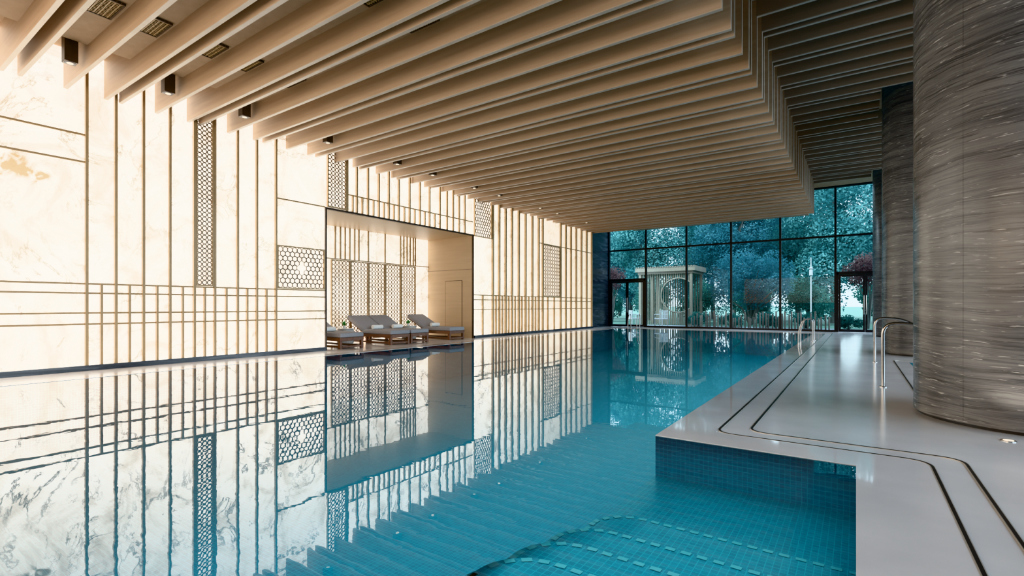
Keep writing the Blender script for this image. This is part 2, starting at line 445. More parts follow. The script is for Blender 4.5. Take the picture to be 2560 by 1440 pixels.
# ---- downlights
ORD = ['nearest','second','third','fourth','fifth','sixth','seventh','eighth','ninth','tenth','farthest']
dproto = None; used = set()
for i, yy in enumerate([2.36,3.62,5.0,6.8,9.0,10.25,12.1,13.45,16.1,17.0,19.7]):
    y = min([g for g in gaps if g not in used], key=lambda g: abs(g-yy))
    used.add(y)
    if dproto is None:
        dproto = empty('box_downlight', (0,0,0), 'x', 'downlight', 'downlights along the glowing wall')
        hs_ = MB().box(-.08,.08,-.08,.08,-.63,-.0).build('housing', M['dkbronze'], dproto, bevel=.006)
        bz = MB().lathe([(.068,-.634),(.068,-.626)], seg=20).build('bezel', M['frame'], dproto)
        MB().lathe([(.04,-.637),(.04,-.628)], seg=16).build('lens', M['lens'], bz)
        o = dproto
    else: o = copy_tree(dproto)
    o.location = (-9.75, y+.08, 5.4)
    o['label'] = 'dark bronze box downlight between ceiling fins, %s along the glowing wall%s' % (ORD[i], '' if i in (0,10) else ' from the near end')

# ---- ceiling vents
vproto = None
vl = ['nearest','second','third','fourth','farthest']
spots = [(-8.16,g) for g in (2.245,2.79,3.545,4.09,4.845)] + [(-5.0,4.09),(-5.0,4.845)]
for i, (x, y) in enumerate(spots):
    if vproto is None:
        vproto = empty('ceiling_vent', (0,0,0), 'x', 'vent', 'air vents between the fins')
        fr = MB(); W, H = .28, .2
        fr.box(-W,W,-H,-H+.02,-.03,0).box(-W,W,H-.02,H,-.03,0).box(-W,-W+.02,-H,H,-.03,0).box(W-.02,W,-H,H,-.03,0)
        fr.build('frame', M['dkbronze'], vproto)
        g = MB()
        for k in range(1, 13): xx = -W+k*2*W/13; g.box(xx-.006,xx+.006,-H,H,-.024,-.006)
        for k in range(1, 8): yy = -H+k*2*H/8; g.box(-W,W,yy-.006,yy+.006,-.024,-.006)
        g.build('grille', M['bronze'], vproto)
        MB().box(-W,W,-H,H,-.004,0).build('backing', M['slot'], vproto)
        o = vproto
    else: o = copy_tree(vproto)
    o.location = (x, y, FT)
    o['label'] = ('dark square mesh air vent above the fins, %s of the row near the glowing wall' % vl[i]) if i < 5 else \
        ('dark mesh air vent above the fins in the mid ceiling, %s of the two' % ('nearer' if i == 5 else 'farther'))

# ---- glowing wall
wall = empty('wall_left', (0,0,0), 'backlit cream onyx wall with slim bronze strips', 'wall', kind='structure')
bk = MB(); WT = 5.45
bk.box(WX-.3, WX-.06, YB, NY0-.12, 0, 6.5); bk.box(WX-.3, WX-.06, NY1+.12, 22.5, 0, 6.5); bk.box(WX-.3, WX-.06, NY0-.12, NY1+.12, NZ+.2, 6.5)
bk.box(WX-.3, WX, 22.46, 22.5, 0, 5.4)
bk.build('backing', M['plain'], wall)
left_px = [215,288,357,423,484,535,592,640,688]
LB = [YB, -.6] + [WY(p) for p in left_px] + [NY0]
TOP_px = [866,890,918,945,970,995,1022,1048,1072,1098,1116,1131,1146,1160]
TB = [NY0] + [WY(p) for p in TOP_px] + [NY1]
right_px = [1230,1246,1262,1278,1295,1312,1329,1345,1355,1400,1413,1426,1439,1452,1465]
RB = [NY1] + [WY(p) for p in right_px] + [22.46]
def panel(y0, y1, z0, z1): MB().box(WX-.055, WX, y0+.002, y1-.002, z0, z1).build('onyx_panel', M['onyx'], wall)
for a, c2 in zip(LB[:-1], LB[1:]): panel(a, c2, .09, WT-.06)
TB2 = TB[::2] if len(TB) % 2 else TB[:-1:2]+[TB[-1]]
for a, c2 in zip(TB2[:-1], TB2[1:]): panel(a, c2, NZ+.05, WT-.06)
R2 = RB[::2] if len(RB) % 2 else RB[:-1:2]+[RB[-1]]
for a, c2 in zip(R2[:-1], R2[1:]): panel(a, c2, .09, WT-.06)
def vs(y, z0, z1, wd=.042, dp=.06): MB().box(WX, WX+dp, y-wd/2, y+wd/2, z0, z1).build('bronze_strip', M['bronze'], wall)
def hs(y0, y1, z, wd=.032): MB().box(WX, WX+.03, y0, y1, z-wd/2, z+wd/2).build('bronze_strip', M['bronze'], wall)
TZ = 5.38
for y in LB[2:-1]: vs(y, .09, TZ)
vs(-.6, .09, TZ)
for y in TB[1:-1]: vs(y, NZ+.05, TZ)
for p in [880,904,932,958,983,1009,1035,1060,1085]: vs(WY(p), NZ+.05, 3.98, .03)
for y in RB[1:]: vs(min(y, 22.41), .09, TZ, .08, .07)
for p in [252,322,391,455,510,564,616,664]: vs(WY(p), .09, 1.48, .034)
for p in [1205,1238,1254,1270,1286,1303,1320,1337,1368,1384]: vs(WY(p), .09, 1.48, .05)
for z in (1.48, 1.32, .98, .79): hs(YB, NY0-.05, z)
for z in (1.48, 1.32): hs(NY1+.05, 22.46, z, .035)
hs(NY1+.05, 22.46, .98, .03)
hs(YB, WY(215), 4.01); hs(YB, WY(215), 3.55); hs(WY(688), NY0-.05, 3.55)
hs(WY(866), NY1, 3.98); hs(WY(1345), 22.46, 3.72, .035)
bb = MB(); bb.box(WX-.055, WX+.08, YB, NY0-.05, 0, .09); bb.box(WX-.055, WX+.08, NY1+.05, 22.5, 0, .09)
tag(bb.build('baseboard_left', M['dkmarble']), 'dark stone skirting under the glowing wall', 'baseboard', kind='structure')
t = MB(); t.box(WX-.02, WX+.04, NY0-.045, NY0, 0, NZ+.05); t.box(WX-.02, WX+.04, NY1, NY1+.045, 0, NZ+.05); t.box(WX-.02, WX+.04, NY0, NY1, NZ, NZ+.05)
tag(t.build('trim_1', M['dkbronze']), 'dark bronze frame around the lounger niche', 'trim', kind='structure')

# ---- lattice screens
def lattice_frame(y0, y1, z0, z1, fw=.028, x0=0, x1=.055):
    g = MB(); g.box(x0,x1,y0,y0+fw,z0,z1).box(x0,x1,y1-fw,y1,z0,z1).box(x0,x1,y0+fw,y1-fw,z0,z0+fw).box(x0,x1,y0+fw,y1-fw,z1-fw,z1)
    return g
def octo(W, H, cols, th=.014):
    g = MB(); fw = .028; cw = (W-2*fw)/cols; rows = max(1, round((H-2*fw)/cw)); ch = (H-2*fw)/rows
    for i in range(cols):
        for j in range(rows):
            g.ring(-W/2+fw+cw*(i+.5), fw+ch*(j+.5), cw*.53, cw*.53-th, 8, .01, .032, PI/8)
    return g
def hexa(W, H, Rr, void=0, vc=None):
    g = MB(); fw = .025; wd = math.sqrt(3)*Rr; j = 0; z = fw+Rr*.9
    while z < H-fw-Rr*.6:
        y = -W/2+fw+wd*(.5 if j % 2 == 0 else 1.0)
        while y < W/2-fw-wd*.35:
            if not (void and math.hypot(y-vc[0], z-vc[1]) < void):
                g.ring(y, z, Rr*1.03, Rr*1.03-.014, 6, .01, .032, PI/6+PI/3)
            y += wd
        j += 1; z += 1.5*Rr
    return g
def screen(y0, y1, z0, z1, lab, lat, group=None, x=WX, fm='bronze', lm='lattice'):
    o = empty('lattice_screen', (x+.002, (y0+y1)/2, z0), lab, 'lattice screen', group)
    W = y1-y0; H = z1-z0
    lattice_frame(-W/2, W/2, 0, H).build('frame', M[fm], o)
    lat(W, H).build('lattice', M[lm], o)
    return o
e_ = .024
screen(WY(484)+e_, WY(535)-e_, 1.50, 5.2, 'tall narrow bronze lattice of octagons on the glowing wall left of the niche', lambda W,H: octo(W,H,3))
screen(WY(688)+e_, NY0-.06, 1.50, 2.49, 'square bronze honeycomb lattice with an open middle just left of the niche', lambda W,H: hexa(W,H,.068,.15,(0,H/2)))
screen(NY0+.01, WY(866)-e_, NZ+.06, 5.2, 'bronze octagon lattice above the left end of the niche', lambda W,H: octo(W,H,5))
screen(NY1+.07, WY(1230)-.05, NZ+.0, 5.2, 'bronze honeycomb lattice high up right of the niche', lambda W,H: hexa(W,H,.07))
screen(WY(1355)+.05, WY(1400)-.05, 1.50, 3.70, 'bronze octagon lattice near the far end of the glowing wall', lambda W,H: octo(W,H,9))

# ---- niche
nb = empty('wall_niche_back', (0,0,0), 'backlit onyx back wall of the lounger niche', 'wall', kind='structure')
MB().box(NX-.15, NX-.06, NY0-.1, NY1+.1, 0, NZ+.2).build('backing', M['plain'], nb)
ns_ = [NY0, 9.05, 9.75, 10.43, 11.12, 11.8, 12.5, NY1]
for a, c2 in zip(ns_[:-1], ns_[1:]): MB().box(NX-.055, NX, a+.002, c2-.002, 0, NZ).build('onyx_panel', M['onyx_niche'], nb)
for y in (9.2, 9.38, 9.55, 9.72, 9.9, 10.06, 10.43, 11.12, 11.8, 11.95, 12.1, 12.25, 12.4, 12.5):
    MB().box(NX, NX+.04, y-.02, y+.02, 2.54, NZ).build('bronze_strip', M['bronze'], nb)
MB().box(NX, NX+.03, NY0, NY1, 2.51, 2.54).build('bronze_strip', M['bronze'], nb)
s0 = screen(9.05, 9.73, .06, 2.5, 'folding octagon lattice leaf at the back of the niche, leftmost of five', lambda W,H: octo(W,H,5,.015), 'lattice leaves in the niche', NX, 'bronze', 'lattice2')
for i, nm in enumerate(['second from the left of five','middle of five','fourth from the left of five','rightmost of five']):
    o = copy_tree(s0); o.location = (NX+.002, 9.39+.69*(i+1), .06)
    o['label'] = 'folding octagon lattice leaf at the back of the niche, ' + nm
a = MB().box(NX, WX-.02, NY1, NY1+.12, 0, NZ+.2)
nr = tag(a.build('wall_niche_right', M['wall']), 'warm tan panelled side wall of the niche', 'wall', kind='structure')
MB().box(NX, WX-.02, NY1-.004, NY1, 2.36, 2.368).build('panel_joint', M['dkbronze'], nr)
tag(MB().box(NX, WX-.06, NY0-.12, NY0, 0, NZ+.2).build('wall_niche_left', M['wall']), 'left side wall of the niche', 'wall', kind='structure')
tag(MB().box(NX, WX-.06, NY0, NY1, NZ, NZ+.2).build('ceiling', M['wall']), 'plain warm ceiling of the lounger niche', 'ceiling', kind='structure')
d3 = empty('door_3', (0,0,0), 'flush hidden door in the tan side wall of the niche', 'door', kind='structure')
MB().box(-12.02, -11.27, NY1-.012, NY1, .02, 1.98).build('door_leaf', M['wall'], d3)
q = MB(); q.box(-12.035,-12.02,NY1-.006,NY1,.0,1.995); q.box(-11.27,-11.255,NY1-.006,NY1,0,1.995); q.box(-12.02,-11.27,NY1-.006,NY1,1.98,1.995)
q.build('door_gap', M['dkbronze'], d3)

# ---- other walls
tag(MB().box(-11.3, -11.1, 22.5, YF+.1, 0, 6.5).build('wall_back_left', M['dkmarble']), 'dark blue-grey marble wall beside the back glazing', 'wall', kind='structure')
tag(MB().box(-13.1, XR+.2, YB-.2, YB, -.3, 6.5).build('wall_front', M['plain']), 'plain wall behind the viewer', 'wall', kind='structure')

# ---- back glazing
MUL = [-11.06, -9.0, -6.93, -4.86, -2.80, -.72, 1.34, XR-.06]
win = empty('window_1', (0,0,0), 'tall black framed glass wall facing the garden', 'window', kind='structure')
for x in MUL: MB().box(x-.04, x+.04, YF-.06, YF+.08, 0, 6.22).build('mullion', M['frame'], win)
DH = 2.55; TRZ = 4.08
for i in range(len(MUL)-1):
    a, c2 = MUL[i]+.04, MUL[i+1]-.04
    door = i in (0, 5)
    MB().box(a, c2, YF-.05, YF+.07, TRZ-.04, TRZ+.04).build('transom', M['frame'], win)
    MB().box(a, c2, YF-.05, YF+.07, 6.14, 6.22).build('transom', M['frame'], win)
    if not door: MB().box(a, c2, YF-.05, YF+.07, 0, .08).build('sill', M['frame'], win)
    g = MB(); g.v = [(a,YF,TRZ+.04),(c2,YF,TRZ+.04),(c2,YF,6.14),(a,YF,6.14)]; g.f = [(0,1,2,3)]; g.build('glass_pane', M['glass'], win)
    z0 = DH if door else .08
    g = MB(); g.v = [(a,YF,z0),(c2,YF,z0),(c2,YF,TRZ-.04),(a,YF,TRZ-.04)]; g.f = [(0,1,2,3)]; g.build('glass_pane', M['glass'], win)
def gdoor(name, x0, x1, lab):
    d = empty(name, (0,0,0), lab, 'door', kind='structure')
    fm = MB(); fm.box(x0,x0+.07,YF-.06,YF+.08,0,DH); fm.box(x1-.07,x1,YF-.06,YF+.08,0,DH); fm.box(x0,x1,YF-.06,YF+.08,DH-.12,DH)
    fm.build('door_frame', M['frame'], d)
    xm = (x0+x1)/2
    for s, (a, c2) in enumerate(((x0+.075, xm-.004), (xm+.004, x1-.075))):
        lf = MB(); lf.box(a,a+.07,YF-.03,YF+.03,.01,DH-.125); lf.box(c2-.07,c2,YF-.03,YF+.03,.01,DH-.125); lf.box(a+.07,c2-.07,YF-.03,YF+.03,.01,.12); lf.box(a+.07,c2-.07,YF-.03,YF+.03,DH-.21,DH-.125)
        L_ = lf.build('door_leaf', M['frame'], d)
        g = MB(); g.v = [(a+.07,YF,.12),(c2-.07,YF,.12),(c2-.07,YF,DH-.21),(a+.07,YF,DH-.21)]; g.f = [(0,1,2,3)]; g.build('glass_pane', M['glass'], L_)
        hx = c2-.035 if s == 0 else a+.035
        MB().tube(rnd_path([(hx,YF-.03,.75),(hx,YF-.085,.75),(hx,YF-.085,1.55),(hx,YF-.03,1.55)], .03, 4), .014, 8).build('door_handle', M['steel'], L_, True)
gdoor('door_1', MUL[0]+.04, MUL[1]-.04, 'black framed glass double door at the left of the glass wall')
gdoor('door_2', MUL[5]+.04, MUL[6]-.04, 'black framed glass double door beside the farthest column')
# ---- right glazing
w2 = empty('window_2', (0,0,0), 'glass wall along the right side behind the columns', 'window', kind='structure')
yy = YB
while yy < YF-.5:
    y1 = min(yy+2.92, YF-.1)
    MB().box(XR-.06, XR+.08, yy, yy+.08, 0, 6.22).build('mullion', M['frame'], w2)
    g = MB(); g.v = [(XR,yy+.08,.0),(XR,y1,.0),(XR,y1,6.22),(XR,yy+.08,6.22)]; g.f = [(0,1,2,3)]; g.build('glass_pane', M['glasst'], w2)
    yy += 2.92

# ---- columns
for cy, nm in zip(COLY, ('nearest column, huge round shaft clad in streaked grey marble at the right edge', 'middle round column of streaked grey marble, partly behind the nearest one', 'farthest round column of streaked grey marble beside the glass wall')):
    o = empty('marble_column', (CX, cy, 0), nm, 'column')
    MB().lathe([(CR,.03),(CR,UT)], seg=96).build('shaft', M['marble'], o, True)
    MB().lathe([(CR-.03,.0),(CR-.03,.03)], seg=64).build('base_shade_ring', M['frame'], o, True)  # black ring put in for the thin shadow where shaft meets floor
    sm = MB()
    for k in range(10):
        an = -PI*.93 + 2*PI*k/10
        p0 = [(CR+.0008)*math.cos(an-.001), (CR+.0008)*math.sin(an-.001)]; p1 = [(CR+.0008)*math.cos(an+.001), (CR+.0008)*math.sin(an+.001)]
        bq = len(sm.v); sm.v += [(p0[0],p0[1],.03),(p1[0],p1[1],.03),(p1[0],p1[1],UT),(p0[0],p0[1],UT)]; sm.f.append((bq,bq+1,bq+2,bq+3))
    sm.build('cladding_joint', M['joint'], o)

# ---- handrails by the spa
def handrail(y, lab):
    o = empty('handrail', (.3, y, 0), lab, 'handrail', 'steel handrails by the columns')
    path = rnd_path([(0,0,0),(0,0,.87),(.42,0,.86),(.82,0,.6),(.82,0,-.3)], .16, 8)
    MB().tube(path, .021, 14).build('rail', M['steel'], o, True)
    MB().lathe([(.045,0),(.045,.012),(.03,.016)], seg=20).build('flange', M['steel'], o, True)
handrail(8.4, 'bent stainless steel handrail nearer the viewer, beside the nearest column')
handrail(12.0, 'bent stainless steel handrail behind the other one, farther along the deck')
# ---- pool ladder grab rails
def grab(x, y, lab, grp, rz):
    o = empty('pool_grab_rail', (x, y, .004), lab, 'grab rail', grp, rz)
    path = rnd_path([(0,0,0),(0,0,.70),(.26,0,.68),(.38,0,.28),(.38,0,-.6)], .15, 8)
    MB().tube(path, .018, 12).build('rail', M['steel'], o, True)
    MB().lathe([(.045,0),(.045,.012),(.03,.016)], seg=20).build('flange', M['steel'], o, True)
grab(-1.1, 17.8, 'nearer chrome ladder grab rail on the right pool edge', 'ladder rails on the right pool edge', PI)
grab(-1.1, 18.45, 'farther chrome ladder grab rail on the right pool edge', 'ladder rails on the right pool edge', PI)
grab(-9.05, 23.2, 'left chrome ladder grab rail at the far pool end', 'ladder rails at the far pool end', -PI/2)
grab(-8.6, 23.2, 'right chrome ladder grab rail at the far pool end', 'ladder rails at the far pool end', -PI/2)

# ---- floor uplight
o = empty('floor_light', (1.02, 5.62, 0), 'round recessed floor light in front of the nearest column', 'floor light')
MB().lathe([(.05,-.01),(.05,.006)], seg=24).build('ring', M['steel'], o, True)
MB().lathe([(.034,-.01),(.034,.008)], seg=24).build('lens', M['flens'], o, True)

# ---- loungers
def make_lounger():
    o = empty('sun_lounger', (0,0,0), 'x', 'sun lounger', 'sun loungers in the niche')
    for s in (-1, 1):
        MB().box(-.98, .98, s*.35-.02, s*.35+.02, .20, .29).build('side_rail', M['walnut'], o, bevel=.005)
        for x in (-.9, .93): MB().box(x-.04, x+.04, s*.33-.035, s*.33+.035, 0, .22).build('leg', M['walnut'], o, bevel=.005)
        MB().box(-.86, .89, s*.33-.02, s*.33+.02, .03, .08).build('stretcher', M['walnut'], o, bevel=.004)
    MB().box(.91, .97, -.29, .29, .03, .08).build('stretcher', M['walnut'], o, bevel=.004)
    MB().box(.94, .98, -.33, .33, .20, .29).build('end_rail', M['walnut'], o, bevel=.005)
    dk = MB()
    for k in range(14): dk.box(-.97+k*.14, -.97+k*.14+.11, -.33, .33, .255, .285)
    dk.build('slat_deck', M['walnut'], o)
    sc = MB().box(-.25, .99, -.37, .37, .29, .41).build('seat_cushion', M['fabric'], o, True, bevel=.035, bseg=3)
    MB().tube(rnd_path([(-.2,-.365,.35),(.985,-.365,.35),(.985,.365,.35),(-.2,.365,.35)], .05, 4), .006, 6).build('piping', M['fabric'], sc, True)
    L_ = .9; bc = MB().box(-L_, 0, -.37, .37, 0, .12).build('back_cushion', M['fabric'], o, True, bevel=.035, bseg=3)
    bc.location = (-.2, 0, .31); bc.rotation_euler = (0, math.radians(27), 0)
    bf = MB().box(-L_, 0, -.33, .33, -.03, -.003).build('backrest_frame', M['walnut'], o, bevel=.004)
    bf.location = (-.2, 0, .31); bf.rotation_euler = (0, math.radians(27), 0)
    MB().tube([(-.75,-.2,.28),(-.66,-.2,.51)], .012, 8).tube([(-.75,.2,.28),(-.66,.2,.51)], .012, 8).build('prop', M['walnut'], o)
    return o
lp = make_lounger()
ll = ['leftmost of the four, half hidden by the niche frame', 'left one of the joined pair in the middle', 'right one of the joined pair in the middle', 'rightmost of the four, standing alone by the tan wall']
LY = [8.18, 9.84, 10.62, 12.3]
for i, y in enumerate(LY):
    o = lp if i == 0 else copy_tree(lp)
    o.location = (-11.72, y, 0); o['label'] = 'grey cushioned walnut sun lounger, ' + ll[i]
tp = None
for i, y in enumerate(LY):
    if tp is None:
        tp = empty('rolled_towel', (0,0,0), 'x', 'towel', 'rolled towels on the loungers')
        MB().tube([(0,-.19,.062),(0,-.18,.062),(0,.18,.062),(0,.19,.062)], [.05,.062,.062,.05], 20).build('roll', M['towel'], tp, True)
        sp_ = [(.0+.009*t*math.cos(t*1.0)*.85, -.192, .062+.009*t*math.sin(t*1.0)*.85) for t in [k*.35 for k in range(2,18)]]
        MB().tube(sp_, .005, 6).build('rolled_edge', M['towel'], tp)
        o = tp
    else: o = copy_tree(tp)
    o.location = (-11.74, y, .411)
    o['label'] = 'white rolled towel on the ' + ['leftmost lounger', 'left lounger of the joined pair', 'right lounger of the joined pair', 'rightmost lounger'][i]
for i, (x, y) in enumerate([(-12.15, 9.02), (-12.1, 11.46)]):
    o = empty('drum_side_table', (x, y, 0), 'round woven drum table beside the ' + ('leftmost lounger' if i == 0 else 'rightmost lounger'), 'side table', 'drum tables in the niche')
    MB().lathe([(.20,0),(.235,.05),(.245,.22),(.235,.41),(.2,.43)], seg=32).build('body', M['drum'], o, True)
    MB().lathe([(.24,.43),(.24,.45)], seg=32).build('top', M['pot'], o, True)
    o = empty('potted_plant', (x, y-.05, .45), 'small green plant in a white pot on the drum table beside the ' + ('leftmost lounger' if i == 0 else 'rightmost lounger'), 'plant', 'plants on the drum tables')
    MB().lathe([(.03,0),(.045,.06),(.04,.075)], seg=20).build('pot', M['pot'], o, True)
    lv = MB()
    for k in range(26):
        an = RN.random()*6.28; el = .3+RN.random()*1.1; L_ = .09+RN.random()*.1
        d = Vector((math.cos(an)*math.cos(el), math.sin(an)*math.cos(el), math.sin(el))); sd = Vector((-math.sin(an), math.cos(an), 0))*.02
        p0 = Vector((0,0,.07)); bq = len(lv.v)
        lv.v += [tuple(p0), tuple(p0+d*L_*.6+sd), tuple(p0+d*L_), tuple(p0+d*L_*.6-sd)]; lv.f.append((bq,bq+1,bq+2,bq+3))
    lv.build('leaves', M['leafC'], o)

# ------------------------------------------------------------------ garden
tag(MB().box(-300, 300, YF+.08, 900, -.4, -.03).build('ground', M['grass']), 'dark lawn of the garden', 'ground', kind='structure')
tag(MB().box(-16, 8, YF+.08, 28.6, -.03, -.005).build('terrace', M['paving']), 'grey garden terrace outside the glass wall', 'terrace', kind='structure')
tag(MB().box(XR+.2, 40, -30, YF+.08, -.4, -.03).build('ground', M['paving']), 'paved ground beyond the right glazing', 'ground', kind='structure')

def leaves(mb, blobs, n, s0, s1, rg):
    wts = [bl[3]**2 for bl in blobs]
    for bl in rg.choices(blobs, wts, k=n):
        d = Vector((rg.gauss(0,1), rg.gauss(0,1), rg.gauss(0,1))).normalized()
        p = Vector(bl[:3]) + d*bl[3]*(.55+.5*rg.random())
        a = Vector((rg.gauss(0,1), rg.gauss(0,1), rg.gauss(0,.7))).normalized()
        u = a.cross(d+Vector((rg.gauss(0,.4),rg.gauss(0,.4),rg.gauss(0,.4))))
        if u.length < 1e-4: continue
        u.normalize(); s = s0+(s1-s0)*rg.random(); q = len(mb.v)
        mb.v += [tuple(p-a*s), tuple(p+u*s*.55), tuple(p+a*s), tuple(p-u*s*.55)]; mb.f.append((q,q+1,q+2,q+3))
def make_tree(name, label, cat, grp, mat, th, cz, rx, rz, nb, br, n, s0, s1, seed, tr, multi=False):
    rg = random.Random(seed)
    o = empty(name, (0,0,0), label, cat, grp)
    blobs = []
    while len(blobs) < nb:
        x, y, z = (rg.uniform(-1,1) for _ in range(3))
        if x*x+y*y+z*z < 1: blobs.append((x*rx, y*rx, cz+z*rz, br*(.7+.6*rg.random())))
    lf = MB(); leaves(lf, blobs, n, s0, s1, rg)
    lf.build('foliage', mat, o)
    t = MB()
    if tr > 0:
        if not multi: t.tube([(0,0,-.1),(.05*th*.3,.02,th*.5),(0,.05,th),(0,0,cz+rz*.4)], [tr, tr*.8, tr*.6, tr*.15], 9)
        for bl in blobs[:9 if multi else 6]:
            st = (0,0,0) if multi else (0,.03,th*(.65+.3*rg.random()))
            md = (bl[0]*.35+rg.uniform(-.15,.15), bl[1]*.35, st[2]+(bl[2]-st[2])*.55)
            t.tube([st, md, bl[:3]], [tr*.55, tr*.35, tr*.08], 7)
        t.build('trunk', M['bark'], o, True)
    return o
G1 = 'tall trees of the wood behind the garden'
tA = make_tree('broadleaf_tree', 'tall dense teal green tree in the wood behind the garden', 'tree', G1, M['leafA'], 5, 6.6, 2.6, 5.4, 42, 1.1, 32000, .06, .12, 3, .2)
tB = make_tree('broadleaf_tree', 'tall dark bluish tree in the wood behind the garden', 'tree', G1+', dark ones', M['leafB'], 5, 6.2, 2.6, 5.0, 42, 1.1, 32000, .06, .12, 5, .22)
pos = [(-21,38.5),(-17,43.5),(-13.4,38),(-10,44.5),(-7.2,38),(-3.7,44),(-1.2,38.3),(2.8,43.5),(5.6,37.5),(-22,53),(-14,54),(-7,54)]
fA = fB = True
for i, (x, y) in enumerate(pos):
    if i % 3 != 1:
        o = tA if fA else copy_tree(tA); fA = False
    else:
        o = tB if fB else copy_tree(tB); fB = False
    o.location = (x, y, -.03); o.rotation_euler = (0,0,i*1.3); s = .9+.16*RN.random(); o.scale = (s, s, s*(.95+.15*RN.random()))
o = make_tree('round_garden_tree', 'broad round dark tree with spreading branches in the middle of the garden', 'tree', None, M['leafB'], 1.2, 2.75, 2.2, 1.45, 34, .6, 12000, .04, .085, 8, .16, True)
o.location = (-5.0, 31.3, -.03)
o = make_tree('red_maple', 'dark red maple beside the left glass door', 'tree', None, M['leafR'], 1.4, 3.0, 1.15, .7, 14, .45, 3600, .035, .07, 9, .08, True)
o.location = (-12.6, 29.2, -.03)
o = make_tree('red_maple', 'dark red maple behind the right glass door', 'tree', None, M['leafR'], 1.4, 3.0, 1.2, .7, 16, .45, 4200, .035, .07, 10, .09, True)
o.location = (.5, 30.0, -.03)
G2 = 'leafy shrubs in the garden beds'
bA = make_tree('shrub', 'low dark green leafy shrub in the bed outside the glass', 'shrub', G2, M['leafD'], 0, .45, .5, .35, 12, .26, 1500, .04, .075, 12, .03, True)
pl = [(-7.1,28.0),(-5.4,28.0),(-3.7,28.1),(-2.0,28.0),(-.3,27.9),(1.4,28.0),(-12.6,27.4),(-14.4,27.4)]
for i, (x, y) in enumerate(pl):
    o = bA if i == 0 else copy_tree(bA)
    o.location = (x, y, -.005); o.rotation_euler = (0,0,i*.9); s = .85+.25*RN.random(); o.scale = (s,s,s)
bB = make_tree('tall_shrub', 'tall bushy evergreen shrub screening the back of the garden', 'shrub', 'tall screening shrubs', M['leafD'], 0, 1.6, 1.0, 1.3, 22, .55, 6500, .05, .09, 14, .08, True)
for i, (x, y) in enumerate([(-18.5,34.2),(-15.0,34.0),(-11.6,33.8),(-8.8,34.2),(-5.6,35.0),(-2.2,34.2),(1.3,33.8),(4.4,33.2),
                            (-28,61),(-22,61),(-16,62),(-10,61),(-4,62),(2,61),(8,62)]):
    o = bB if i == 0 else copy_tree(bB)
    o.location = (x, y, -.03); o.rotation_euler = (0,0,i*1.1); s = (.92+.1*RN.random())*(1 if i < 8 else 1.65); o.scale = (s,s,s)
# pavilion
pv = empty('garden_pavilion', (-9.25, 30.2, -.03), 'pale slatted garden pavilion with a round moon opening', 'pavilion')
rf = MB(); rf.box(-1.75,1.75,-1.3,1.3,3.16,3.38); rf.box(-1.62,1.62,-1.2,1.2,3.02,3.16); rf.build('roof', M['beige'], pv)
rs = MB()
for k in range(24): rs.box(-1.7+k*.147, -1.7+k*.147+.05, -1.32, 1.32, 3.38, 3.46)
rs.build('roof_slats', M['beige'], pv)
for x in (-1.5, 1.5):
    for y in (-1.1, 1.1): MB().box(x-.07,x+.07,y-.07,y+.07,0,3.02).build('post', M['beige'], pv)
ss = MB(); cxx, czz, cr = .78, 1.75, 1.0
for k in range(27):
    x = -1.38+k*.106
    dx = abs(x-cxx)
    if dx < cr:
        hh = math.sqrt(cr*cr-dx*dx)
        ss.box(x-.018,x+.018,-1.13,-1.07,.0,max(.02,czz-hh)); ss.box(x-.018,x+.018,-1.13,-1.07,czz+hh,3.02)
    else: ss.box(x-.018,x+.018,-1.13,-1.07,0,3.02)
ss.build('slat_screen', M['beige'], pv)
an0 = math.acos(min(1,(1.43-cxx)/cr))
ringp = [(cxx+cr*math.cos(a), -1.1, czz+cr*math.sin(a)) for a in [an0+(2*PI-2*an0)*k/40 for k in range(41)]]
MB().tube(ringp, .04, 8).build('moon_ring', M['beige'], pv)
bs = MB()
for k in range(20): bs.box(-1.42+k*.149, -1.42+k*.149+.07, 1.07, 1.12, 0, 3.02)
bs.build('back_screen', M['beige'], pv)
# garden chairs
def gchair(loc, rz, lab):
    o = empty('garden_chair', loc, lab, 'chair', 'white garden chairs', rz)
    MB().box(-.27,.27,-.26,.26,.38,.43).build('seat', M['white'], o, bevel=.012)
    bk_ = MB()
    for k in range(6): bk_.box(-.25+k*.092,-.25+k*.092+.04,.22,.25,.43,.84)
    bk_.box(-.27,.27,.215,.255,.8,.86); bk_.build('backrest', M['white'], o)
    for x in (-1,1):
        MB().tube([(x*.27,-.24,.0),(x*.27,-.24,.62),(x*.27,.24,.66)], .018, 8).build('armrest', M['white'], o)
        MB().tube([(x*.25,.24,.0),(x*.25,.24,.45)], .02, 8).build('leg', M['white'], o); MB().tube([(x*.22,-.22,.0),(x*.22,-.22,.4)], .02, 8).build('leg', M['white'], o)
gchair((-10.3, 26.9, -.005), 2.4, 'white garden armchair just outside the left glass door')
gchair((-8.8, 27.0, -.005), -2.2, 'white garden armchair in front of the pavilion')
# garden posts
M['postw'] = simple('weathered_post', (.13,.105,.085), (.24,.205,.165), .7, 0, (4,4,1))
pp = None
for k in range(46):
    x = -7.1+k*.135+RN.uniform(-.03,.03); y = 26.75+RN.uniform(-.18,.18); hgt = .5+.38*RN.random()
    if pp is None:
        pp = MB().lathe([(.034,0),(.034,.96),(.026,1)], seg=10).build('garden_post', M['postw'], None, True)
        tag(pp, 'slim pale timber post in the uneven row just outside the glass', 'post', 'row of uneven garden posts'); o = pp
    else:
        o = pp.copy(); COL.objects.link(o)
    o.location = (x, y, -.005); o.scale = (1,1,hgt)
